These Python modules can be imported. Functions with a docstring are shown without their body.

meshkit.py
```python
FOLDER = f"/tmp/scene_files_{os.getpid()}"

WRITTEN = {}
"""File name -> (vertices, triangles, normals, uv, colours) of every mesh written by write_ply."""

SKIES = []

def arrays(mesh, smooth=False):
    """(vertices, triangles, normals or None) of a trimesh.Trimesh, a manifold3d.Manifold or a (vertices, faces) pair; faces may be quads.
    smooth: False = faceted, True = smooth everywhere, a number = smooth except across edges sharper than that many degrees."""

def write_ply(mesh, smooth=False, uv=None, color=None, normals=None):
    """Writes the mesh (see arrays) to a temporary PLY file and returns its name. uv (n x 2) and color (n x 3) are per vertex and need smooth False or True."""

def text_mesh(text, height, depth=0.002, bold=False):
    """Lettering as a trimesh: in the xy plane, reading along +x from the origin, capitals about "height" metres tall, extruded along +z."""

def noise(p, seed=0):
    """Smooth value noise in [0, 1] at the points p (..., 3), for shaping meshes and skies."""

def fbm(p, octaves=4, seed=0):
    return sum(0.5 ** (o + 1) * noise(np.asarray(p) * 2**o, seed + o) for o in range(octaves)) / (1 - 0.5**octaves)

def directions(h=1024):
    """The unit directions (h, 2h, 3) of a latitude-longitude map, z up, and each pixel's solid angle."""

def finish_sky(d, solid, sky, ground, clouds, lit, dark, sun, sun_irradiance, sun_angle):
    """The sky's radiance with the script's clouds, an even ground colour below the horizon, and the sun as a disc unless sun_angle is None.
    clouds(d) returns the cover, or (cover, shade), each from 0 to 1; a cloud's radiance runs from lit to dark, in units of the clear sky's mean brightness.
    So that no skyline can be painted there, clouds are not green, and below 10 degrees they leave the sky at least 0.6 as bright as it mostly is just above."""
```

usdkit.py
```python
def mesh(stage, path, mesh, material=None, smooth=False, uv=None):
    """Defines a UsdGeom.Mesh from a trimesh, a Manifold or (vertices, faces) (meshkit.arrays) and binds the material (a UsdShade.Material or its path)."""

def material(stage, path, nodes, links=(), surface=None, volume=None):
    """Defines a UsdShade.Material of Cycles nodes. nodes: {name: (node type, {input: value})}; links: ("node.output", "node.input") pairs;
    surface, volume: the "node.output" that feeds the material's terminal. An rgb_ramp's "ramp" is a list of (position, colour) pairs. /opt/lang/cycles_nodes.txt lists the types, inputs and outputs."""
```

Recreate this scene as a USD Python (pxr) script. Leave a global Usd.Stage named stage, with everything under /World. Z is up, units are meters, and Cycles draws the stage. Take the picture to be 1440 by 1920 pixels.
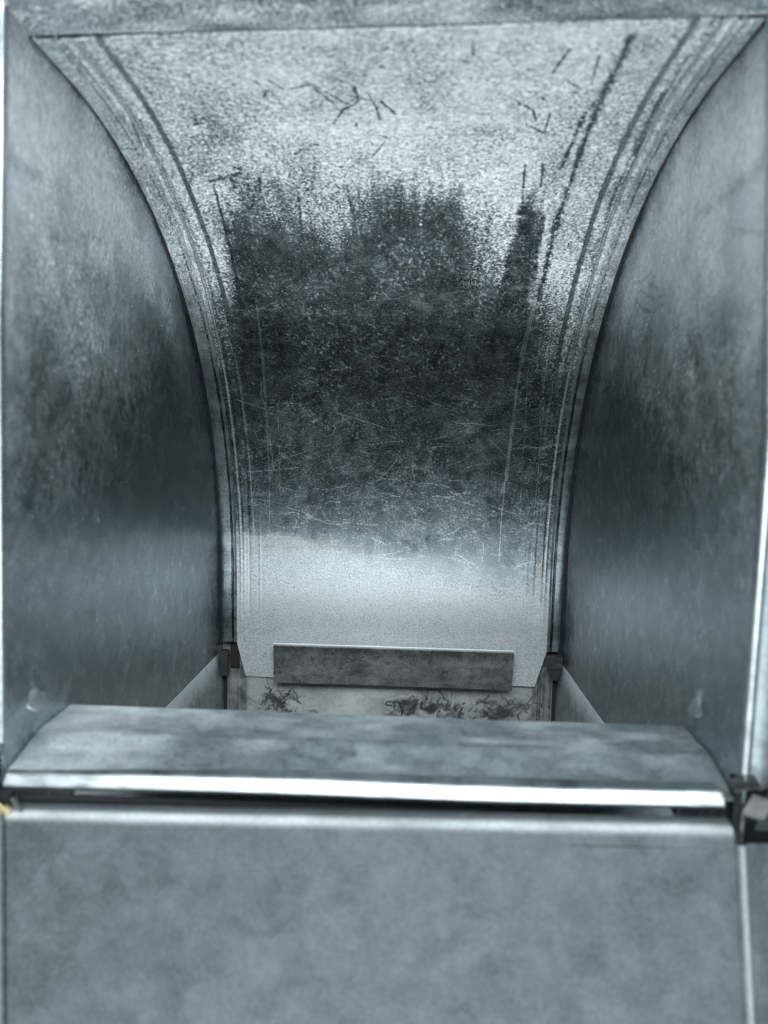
import math, numpy as np, usdkit
from meshkit import fbm, noise
from pxr import Usd, UsdGeom, UsdLux, UsdShade, Sdf, Gf, Vt

stage = Usd.Stage.CreateInMemory()
UsdGeom.SetStageUpAxis(stage, UsdGeom.Tokens.z)
UsdGeom.SetStageMetersPerUnit(stage, 1.0)
UsdGeom.Xform.Define(stage, '/World')
UsdGeom.Scope.Define(stage, '/World/Looks')
rng = np.random.default_rng(7)

# ------------------------------------------------------------------ camera
CAM = (0.0165, -0.3512, 0.1186)
YAW, PITCH, ROLL = 0.0370, -0.0777, -0.0226
def rotm(y, p, r):
    cy, sy, cp, sp, cr, sr = math.cos(y), math.sin(y), math.cos(p), math.sin(p), math.cos(r), math.sin(r)
    return np.array([[cy,-sy,0],[sy,cy,0],[0,0,1]]) @ np.array([[1,0,0],[0,cp,-sp],[0,sp,cp]]) @ np.array([[cr,0,sr],[0,1,0],[-sr,0,cr]])
Rm = rotm(YAW, PITCH, ROLL)
cam = UsdGeom.Camera.Define(stage, '/World/camera')
right, fwd, up = Rm[:,0], Rm[:,1], Rm[:,2]
cam.AddTransformOp().Set(Gf.Matrix4d(*right, 0, *up, 0, *(-fwd), 0, *CAM, 1))
cam.CreateHorizontalApertureAttr(7.3)
cam.CreateFocalLengthAttr(7.3 * 1390 / 1440)
cam.CreateFStopAttr(1.8)
cam.CreateFocusDistanceAttr(0.60)
cam.CreateClippingRangeAttr(Gf.Vec2f(0.01, 100))
cam.CreateExposureAttr(0.0)

# ------------------------------------------------------------------ light: broad cool lamps in front of the opening (added low fill, level, high), dim even room
def rect_light(name, pos, target, w, h, inten, col):
    l = UsdLux.RectLight.Define(stage, '/World/' + name)
    z = np.array(pos, float) - np.array(target, float); z /= np.linalg.norm(z)
    x = np.cross([0, 0, 1], z); x /= np.linalg.norm(x); y = np.cross(z, x)
    l.AddTransformOp().Set(Gf.Matrix4d(*x, 0, *y, 0, *z, 0, *pos, 1))
    l.CreateWidthAttr(w); l.CreateHeightAttr(h); l.CreateIntensityAttr(inten); l.CreateColorAttr(Gf.Vec3f(*col))
    return l
rect_light('low_fill', (0.03, -0.85, -0.904), (0, -.05, .12), 1.2, 0.30, 45.0, (.87, .97, 1.0))  # unseen fill added below the opening to brighten the upper heel
rect_light('level_light', (0.03, -1.34, -0.038), (0, -.05, .12), 1.2, 0.28, 12.5, (.87, .97, 1.0))  # broad level panel fitted to the lower heel tone, not a known window
rect_light('ceiling_lamp', (0.03, -1.074, 0.92), (0, -.05, .12), 1.2, 0.55, 13.5, (.88, .97, 1.0))
dome = UsdLux.DomeLight.Define(stage, '/World/room_light')
dm = usdkit.material(stage, '/World/Looks/room', {'b': ('background_shader', {'color': (0.75, 0.93, 1.0), 'strength': 0.04})}, [], surface='b.background')
UsdShade.MaterialBindingAPI.Apply(dome.GetPrim()).Bind(dm)

# ------------------------------------------------------------------ materials
def galv(name, grain=700., spangle=140., lo=(.36,.40,.42), hi=(.66,.71,.74), rough=(.24,.46), metal=(1.0,.72), bump=.25, stretch=(1,1,1), spang_amt=.25, grain_cut=(.40,.62), warp=.018, fgrain=.25):
    n = {
        'tc': ('texture_coordinate', {}),
        'ms': ('mapping', {'scale': stretch}),
        'g': ('noise_texture', {'scale': grain, 'detail': 4.0, 'roughness': .78}),
        'm': ('noise_texture', {'scale': grain*.09, 'detail': 4.0, 'roughness': .6, 'distortion': .6}),
        'd': ('noise_texture', {'scale': spangle*.7, 'detail': 3.0}),
        'dv': ('mix_vector', {'fac': warp}),
        'v': ('voronoi_texture', {'scale': spangle, 'feature': 'f1'}),
        'vb': ('rgb_to_bw', {}),
        'gr': ('map_range', {'from_min': grain_cut[0], 'from_max': grain_cut[1], 'to_min': 0., 'to_max': 1., 'clamp': True}),
        'mr': ('map_range', {'from_min': .3, 'from_max': .7, 'to_min': 0., 'to_max': 1., 'clamp': True}),
        'a1': ('math', {'math_type': 'multiply', 'value2': 1 - spang_amt}),
        'a2': ('math', {'math_type': 'multiply_add', 'value2': spang_amt}),
        'a3': ('math', {'math_type': 'multiply', 'value2': .45}),
        'a4': ('math', {'math_type': 'multiply_add', 'value2': .55}),
        'w': ('attribute', {'attribute': 'wear'}),
        's': ('attribute', {'attribute': 'scratch'}),
        'st': ('attribute', {'attribute': 'stain'}),
        'iw': ('math', {'math_type': 'multiply', 'value2': -.85}),
        'ox': ('math', {'math_type': 'add', 'use_clamp': True}),
        'ox2': ('math', {'math_type': 'add', 'use_clamp': True}),
        'c': ('mix_color', {'a': lo, 'b': hi}),
        'c2': ('mix_color', {'b': (.035, .045, .05)}),
        'wk': ('math', {'math_type': 'multiply', 'value2': .5}),
        'c3': ('mix_color', {'b': (.30, .25, .19)}),
        'r': ('map_range', {'from_min': 0., 'from_max': 1., 'to_min': rough[0], 'to_max': rough[1]}),
        'me': ('map_range', {'from_min': 0., 'from_max': 1., 'to_min': metal[0], 'to_max': metal[1]}),
        'me2': ('math', {'math_type': 'multiply_add', 'value2': -.6, 'use_clamp': True}),
        'bl': ('attribute', {'attribute': 'bloom'}),
        'bn': ('map_range', {'from_min': -.07, 'from_max': .07, 'to_min': 0., 'to_max': 1., 'clamp': True}),
        'bs': ('math', {'math_type': 'subtract'}),
        'b0': ('math', {'math_type': 'greater_than', 'value2': .01}),
        'bm': ('math', {'math_type': 'multiply'}),
        'c4': ('mix_color', {}),
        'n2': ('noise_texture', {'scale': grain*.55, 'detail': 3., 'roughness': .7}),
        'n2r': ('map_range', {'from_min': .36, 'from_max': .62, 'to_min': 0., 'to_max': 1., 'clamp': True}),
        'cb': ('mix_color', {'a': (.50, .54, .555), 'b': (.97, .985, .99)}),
        'me3': ('math', {'math_type': 'multiply_add', 'value2': -.82, 'use_clamp': True}),
        'r2': ('math', {'math_type': 'multiply_add', 'value2': .1, 'use_clamp': True}),
        'fi': ('attribute', {'attribute': 'film'}),
        'fm': ('math', {'math_type': 'multiply_add', 'value2': fgrain, 'value3': 1.0 - .6*fgrain}),
        'ff': ('math', {'math_type': 'multiply', 'use_clamp': True}),
        'c5': ('mix_color', {'b': (.80, .84, .86)}),
        'me4': ('math', {'math_type': 'multiply_add', 'value2': -.75, 'use_clamp': True}),
        'b': ('bump', {'strength': bump, 'distance': .0006}),
        'p': ('principled_bsdf', {'specular_ior_level': .35}),
    }
    l = [('tc.object','ms.vector'), ('ms.vector','g.vector'), ('tc.object','m.vector'), ('tc.object','d.vector'),
         ('tc.object','dv.a'), ('d.color','dv.b'), ('dv.result','v.vector'), ('v.color','vb.color'),
         ('g.fac','gr.value'), ('m.fac','mr.value'),
         ('gr.result','a3.value1'), ('mr.result','a4.value1'), ('a3.value','a4.value3'),
         ('a4.value','a1.value1'), ('vb.val','a2.value1'), ('a1.value','a2.value3'),
         ('w.fac','iw.value1'), ('a2.value','ox.value1'), ('iw.value','ox.value2'), ('ox.value','ox2.value1'), ('s.fac','ox2.value2'),
         ('ox2.value','c.fac'), ('w.fac','wk.value1'), ('c.result','c2.a'), ('wk.value','c2.fac'), ('c2.result','c3.a'), ('st.fac','c3.fac'),
         ('ox2.value','r.value'), ('ox2.value','me.value'), ('st.fac','me2.value1'), ('me.result','me2.value3'),
         ('bl.fac','bs.value1'), ('g.fac','bs.value2'), ('bs.value','bn.value'), ('bl.fac','b0.value1'), ('bn.result','bm.value1'), ('b0.value','bm.value2'),
         ('bm.value','c4.fac'), ('bm.value','me3.value1'), ('me2.value','me3.value3'), ('bm.value','r2.value1'), ('r.result','r2.value3'),
         ('gr.result','fm.value1'), ('fi.fac','ff.value1'), ('fm.value','ff.value2'), ('c3.result','c5.a'), ('ff.value','c5.fac'), ('ff.value','me4.value1'), ('me3.value','me4.value3'), ('c5.result','c4.a'), ('ms.vector','n2.vector'), ('n2.fac','n2r.value'), ('n2r.result','cb.fac'), ('cb.result','c4.b'),
         ('g.fac','b.height'), ('c4.result','p.base_color'), ('r2.value','p.roughness'), ('me4.value','p.metallic'), ('b.normal','p.normal')]
    return usdkit.material(stage, '/World/Looks/' + name, n, l, surface='p.BSDF')
def plain(name, col, rough=.6, metal=0., scale=300.):
    n = {'tc': ('texture_coordinate', {}), 'n': ('noise_texture', {'scale': scale, 'detail': 4.}),
         'c': ('mix_color', {'a': tuple(.5*x for x in col), 'b': tuple(1.4*x for x in col)}),
         'p': ('principled_bsdf', {'roughness': rough, 'metallic': metal})}
    return usdkit.material(stage, '/World/Looks/' + name, n, [('tc.object','n.vector'), ('n.fac','c.fac'), ('c.result','p.base_color')], surface='p.BSDF')
MAT = {
    'heel': galv('galvanised_heel', fgrain=.6, grain=820., spangle=420., spang_amt=.22, lo=(.05,.085,.105), hi=(.54,.60,.625), rough=(.15,.34), metal=(1.,.92), bump=.45, stretch=(.72,1,1), grain_cut=(.42,.60)),
    'cheek': galv('galvanised_cheek', fgrain=.9, grain=900., spangle=300., spang_amt=.2, lo=(.20,.26,.29), hi=(.62,.68,.71), bump=.45, stretch=(1,1,.45), rough=(.14,.30), metal=(1.,.96)),
    'seam': galv('galvanised_seam', grain=850., spangle=500., lo=(.26,.30,.32), hi=(.62,.68,.71), bump=.3),
    'front': galv('galvanised_spangle', grain=500., spangle=110., spang_amt=.35, lo=(.12,.15,.165), hi=(.36,.405,.425), bump=.12, rough=(.5,.62), metal=(.7,.5)),
    'panel': galv('weathered_panel', warp=.035, grain=750., spangle=95., spang_amt=.25, lo=(.030,.040,.045), hi=(.108,.126,.134), bump=.12, rough=(.5,.65), metal=(.6,.4)),
    'hem': galv('bright_fold', grain=400., spangle=160., spang_amt=.3, lo=(.30,.335,.35), hi=(.56,.60,.62), bump=.08, rough=(.30,.42), metal=(.95,.9), stretch=(.06,1,1)),
    'bend': galv('bend_highlight', grain=300., spangle=90., spang_amt=.3, lo=(.20,.235,.25), hi=(.40,.44,.46), bump=.1, rough=(.45,.58), metal=(.9,.8)),  # unused paler zinc meant to imitate the shine on a bend
    'lower': galv('dusty_galvanised', grain=900., spangle=300., lo=(.26,.275,.28), hi=(.56,.575,.575), bump=.3, rough=(.35,.6), metal=(.8,.4)),
    'tab': galv('dull_tab', grain=800., spangle=260., spang_amt=.35, lo=(.13,.14,.145), hi=(.56,.58,.57), bump=.35, rough=(.28,.5), metal=(.8,.55)),
    'rivet': plain('pale_zinc', (.50, .53, .55), .32, .8, 900.),
    'rust': plain('rusty_brown', (.030, .022, .017), .8),
    'bracket': plain('grey_bracket', (.085, .083, .080), .5, .6),
    'yellow': plain('yellowed_sealant', (.38, .31, .16), .6),
    'black': plain('matte_black', (.015, .016, .018), .7),  # black for joints and for strips standing in for shade in gaps
    'floor': plain('dark_concrete', (.06, .06, .06), .8, 0., 40.),
}

# ------------------------------------------------------------------ helpers
used = {}
def uniq(path):
    if path not in used:
        used[path] = 0; return path
    used[path] += 1
    return f'{path}_{used[path]:03d}'
def tag(p, label=None, cat=None, group=None, kind=None):
    for k, v in (('label', label), ('category', cat), ('group', group), ('kind', kind)):
        if v: p.SetCustomDataByKey(k, v)
    return p
ORIGIN = {}
def thing(name, label, cat, loc=(0,0,0), group=None):
    path = uniq('/World/' + name)
    x = UsdGeom.Xform.Define(stage, path); x.AddTranslateOp().Set(Gf.Vec3d(*loc))
    ORIGIN[path] = np.array(loc, float)
    return tag(x.GetPrim(), label, cat, group)
def put(parent, name, v, f, n, mat, vars=None, label=None):
    """one Mesh prim; points given in world space"""
    base = str(parent.GetPath()) if parent else '/World'
    path = uniq(base + '/' + name)
    o = next((ORIGIN[k] for k in ORIGIN if base == k or base.startswith(k + '/')), np.zeros(3))
    m = UsdGeom.Mesh.Define(stage, path)
    m.CreatePointsAttr(Vt.Vec3fArray.FromNumpy((np.asarray(v) - o).astype(np.float32)))
    m.CreateFaceVertexCountsAttr(Vt.IntArray.FromNumpy(np.full(len(f), 3, np.int32)))
    m.CreateFaceVertexIndicesAttr(Vt.IntArray.FromNumpy(np.asarray(f, np.int32).ravel()))
    m.CreateSubdivisionSchemeAttr('none')
    if n is not None:
        m.CreateNormalsAttr(Vt.Vec3fArray.FromNumpy(np.asarray(n, np.float32))); m.SetNormalsInterpolation('vertex')
    for k in ('wear', 'scratch', 'stain', 'bloom', 'film'):
        a = (vars or {}).get(k)
        if a is not None:
            UsdGeom.PrimvarsAPI(m).CreatePrimvar(k, Sdf.ValueTypeNames.FloatArray, 'vertex').Set(Vt.FloatArray.FromNumpy(np.asarray(a, np.float32)))
    UsdShade.MaterialBindingAPI.Apply(m.GetPrim()).Bind(MAT[mat])
    if label: tag(m.GetPrim(), label)
    return m.GetPrim()
def quads(nu, nv, off=0, flip=False):
    i, j = np.meshgrid(np.arange(nu-1), np.arange(nv-1), indexing='ij')
    a = (i*nv + j).ravel() + off; b, c, d = a + nv, a + nv + 1, a + 1
    t = np.vstack([np.stack([a,b,c],1), np.stack([a,c,d],1)])
    return t[:, ::-1] if flip else t
def gnormals(P):
    n = np.cross(np.gradient(P, axis=0), np.gradient(P, axis=1))
    return n / (np.linalg.norm(n, axis=2, keepdims=True) + 1e-12)
def sheet(P, th, toward, step=8, vars=None):
    """A metal sheet: dense front P (nu,nv,3) whose normal looks to the side of the point / direction 'toward', a coarse back and rims."""
    N = gnormals(P)
    mid = (P.shape[0]//2, P.shape[1]//2)
    flip = np.dot(N[mid], np.asarray(toward) - P[mid]) < 0
    if flip: N = -N
    nu, nv = P.shape[:2]
    V, F, NN = [P.reshape(-1,3)], [quads(nu, nv, 0, flip)], [N.reshape(-1,3)]
    iu = np.unique(np.r_[np.arange(0, nu, step), nu-1]); iv = np.unique(np.r_[np.arange(0, nv, step), nv-1])
    B = (P - th*N)[np.ix_(iu, iv)]; off = nu*nv
    V.append(B.reshape(-1,3)); F.append(quads(len(iu), len(iv), off, not flip)); NN.append(-N[np.ix_(iu, iv)].reshape(-1,3)); off += len(iu)*len(iv)
    src = [np.arange(nu*nv).reshape(nu,nv), np.arange(nu*nv).reshape(nu,nv)[np.ix_(iu,iv)]]
    ids = [src[0].ravel(), src[1].ravel()]
    for sl, other, ax in (((0,slice(None)),(1,slice(None)),0), ((-1,slice(None)),(-2,slice(None)),0), ((slice(None),0),(slice(None),1),1), ((slice(None),-1),(slice(None),-2),1)):
        e, back = P[sl], P[sl] - th*N[sl]
        out = P[sl] - P[other]; out /= np.linalg.norm(out, axis=1, keepdims=True) + 1e-12
        R = np.stack([e, back]); k = len(e)
        V.append(R.reshape(-1,3)); NN.append(np.vstack([out,out]))
        q = quads(2, k, off)
        t = R.reshape(-1,3)[q[0]-off]
        if np.dot(np.cross(t[1]-t[0], t[2]-t[0]), out[0]) < 0: q = q[:, ::-1]
        F.append(q); off += 2*k; ids += [src[0][sl], src[0][sl]]
    ids = np.concatenate(ids)
    vv = {k: np.asarray(a).ravel()[ids] for k, a in (vars or {}).items()}
    return np.vstack(V), np.vstack(F), np.vstack(NN), vv
def put_sheet(parent, name, P, th, toward, mat, vars=None, label=None, step=8):
    v, f, n, vv = sheet(P, th, toward, step, vars)
    return put(parent, name, v, f, n, mat, vv, label)
def rounded(pts, r=.003, n=6):
    """polyline with rounded corners"""
    pts = [np.array(p, float) for p in pts]; out = [pts[0]]
    for a, b, c in zip(pts, pts[1:], pts[2:]):
        u, w = a-b, c-b; lu, lw = np.linalg.norm(u), np.linalg.norm(w); d = min(r, .45*lu, .45*lw)
        p, q = b + u/lu*d, b + w/lw*d
        out += [(1-t)**2*p + 2*t*(1-t)*b + t*t*q for t in np.linspace(0, 1, n)]
    return np.array(out + [pts[-1]])
def resample(pl, step):
    pl = np.asarray(pl); d = np.r_[0, np.cumsum(np.linalg.norm(np.diff(pl, axis=0), axis=1))]
    t = np.linspace(0, d[-1], max(2, int(d[-1]/step)+1)); t = np.unique(np.r_[t, d])
    return np.stack([np.interp(t, d, pl[:,k]) for k in range(pl.shape[1])], 1)
def extr_x(yz, x0, x1, step=.004, skew=0.):
    """profile (y,z) swept along x -> grid"""
    nx = max(2, int(abs(x1-x0)/step)+1); xs = np.linspace(x0, x1, nx); yz = np.asarray(yz)
    P = np.zeros((nx, len(yz), 3)); P[...,0] = xs[:,None]; P[...,1] = yz[None,:,0]; P[...,2] = yz[None,:,1]
    return P
def wavy(P, amp, wl, seed=0):
    N = gnormals(P)
    return P + N * (amp*2*(fbm(P/wl + seed*7.3, 3, seed) - .5))[..., None]
def box_mesh(corners):
    """8 corners: 4 lower ring, 4 upper ring"""
    c = np.asarray(corners, float)
    q = [(3,2,1,0),(4,5,6,7),(0,1,5,4),(1,2,6,5),(2,3,7,6),(3,0,4,7)]
    V, F = [], []
    for k, s in enumerate(q):
        V.append(c[list(s)]); F += [(4*k,4*k+1,4*k+2),(4*k,4*k+2,4*k+3)]
    return np.vstack(V), np.array(F)
def bx(x0,x1,y0,y1,z0,z1):
    return box_mesh([(x0,y0,z0),(x1,y0,z0),(x1,y1,z0),(x0,y1,z0),(x0,y0,z1),(x1,y0,z1),(x1,y1,z1),(x0,y1,z1)])
def dome_mesh(c, n, r, h, k=16, rings=6):
    """a shallow round-headed fastener on the surface at c with normal n"""
    n = np.array(n, float)/np.linalg.norm(n); a = np.cross(n, [0.3,.5,.81]); a /= np.linalg.norm(a); b = np.cross(n, a)
    V, N = [], []
    for i in range(rings+1):
        t = i/rings*np.pi/2
        for j in range(k):
            q = 2*np.pi*j/k; d = a*math.cos(q) + b*math.sin(q)
            V.append(np.array(c) + d*r*math.cos(t) + n*h*math.sin(t)); m = d*math.cos(t)*h + n*math.sin(t)*r; N.append(m/np.linalg.norm(m))
    F = []
    for i in range(rings):
        for j in range(k):
            p, q = i*k+j, i*k+(j+1)%k
            F += [(p,q,q+k),(p,q+k,p+k)]
    return np.array(V), np.array(F), np.array(N)
class Marks:
    """rub marks, scratches, stains, painted shine and shade drawn on a surface in its own two coordinates (metres)"""
    def __init__(s, A, B):
        s.A, s.B = A, B; s.wear = np.zeros(A.shape); s.scratch = np.zeros(A.shape); s.stain = np.zeros(A.shape); s.bloom = np.zeros(A.shape); s.film = np.zeros(A.shape)
    def line(s, layer, pts, w, amt, rough=.5, seed=0, soft=.6):
        arr = getattr(s, layer); pts = np.asarray(pts, float)
        for (a0,b0),(a1,b1) in zip(pts, pts[1:]):
            m = 3*w + .001
            ok = (s.A > min(a0,a1)-m) & (s.A < max(a0,a1)+m) & (s.B > min(b0,b1)-m) & (s.B < max(b0,b1)+m)
            if not ok.any(): continue
            A, B = s.A[ok], s.B[ok]; da, db = a1-a0, b1-b0; L = da*da+db*db+1e-12
            t = np.clip(((A-a0)*da + (B-b0)*db)/L, 0, 1)
            side = ((A-a0)*db - (B-b0)*da)/math.sqrt(L)
            d = np.hypot(A-a0-t*da, B-b0-t*db)
            nz = fbm(np.stack([A*650, B*650, np.full_like(A, seed*3.1)], -1), 2, seed)
            if layer == 'wear':                                  # rubbed marks: broken up, streaky along the stroke
                d = d + w*1.1*(fbm(np.stack([A*170, B*170, np.full_like(A, seed*1.7)], -1), 2, seed) - .5)
                st = noise(np.stack([side*1500, t*3, np.full_like(A, seed*2.3)], -1), seed)
                v = amt*np.clip((w - d)/(w*soft*1.3) + .2, 0, 1)*np.clip(2.2*nz + 1.0*st - .75, 0, 1)
            else:
                v = amt*np.clip((w*(1+rough*(nz-.5)*2) - d)/(w*soft) + .3, 0, 1)*(1 - rough*.6*nz)
            arr[ok] = np.maximum(arr[ok], v)
    def vars(s): return {'wear': s.wear, 'scratch': s.scratch, 'stain': s.stain, 'bloom': s.bloom, 'film': s.film}

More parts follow.
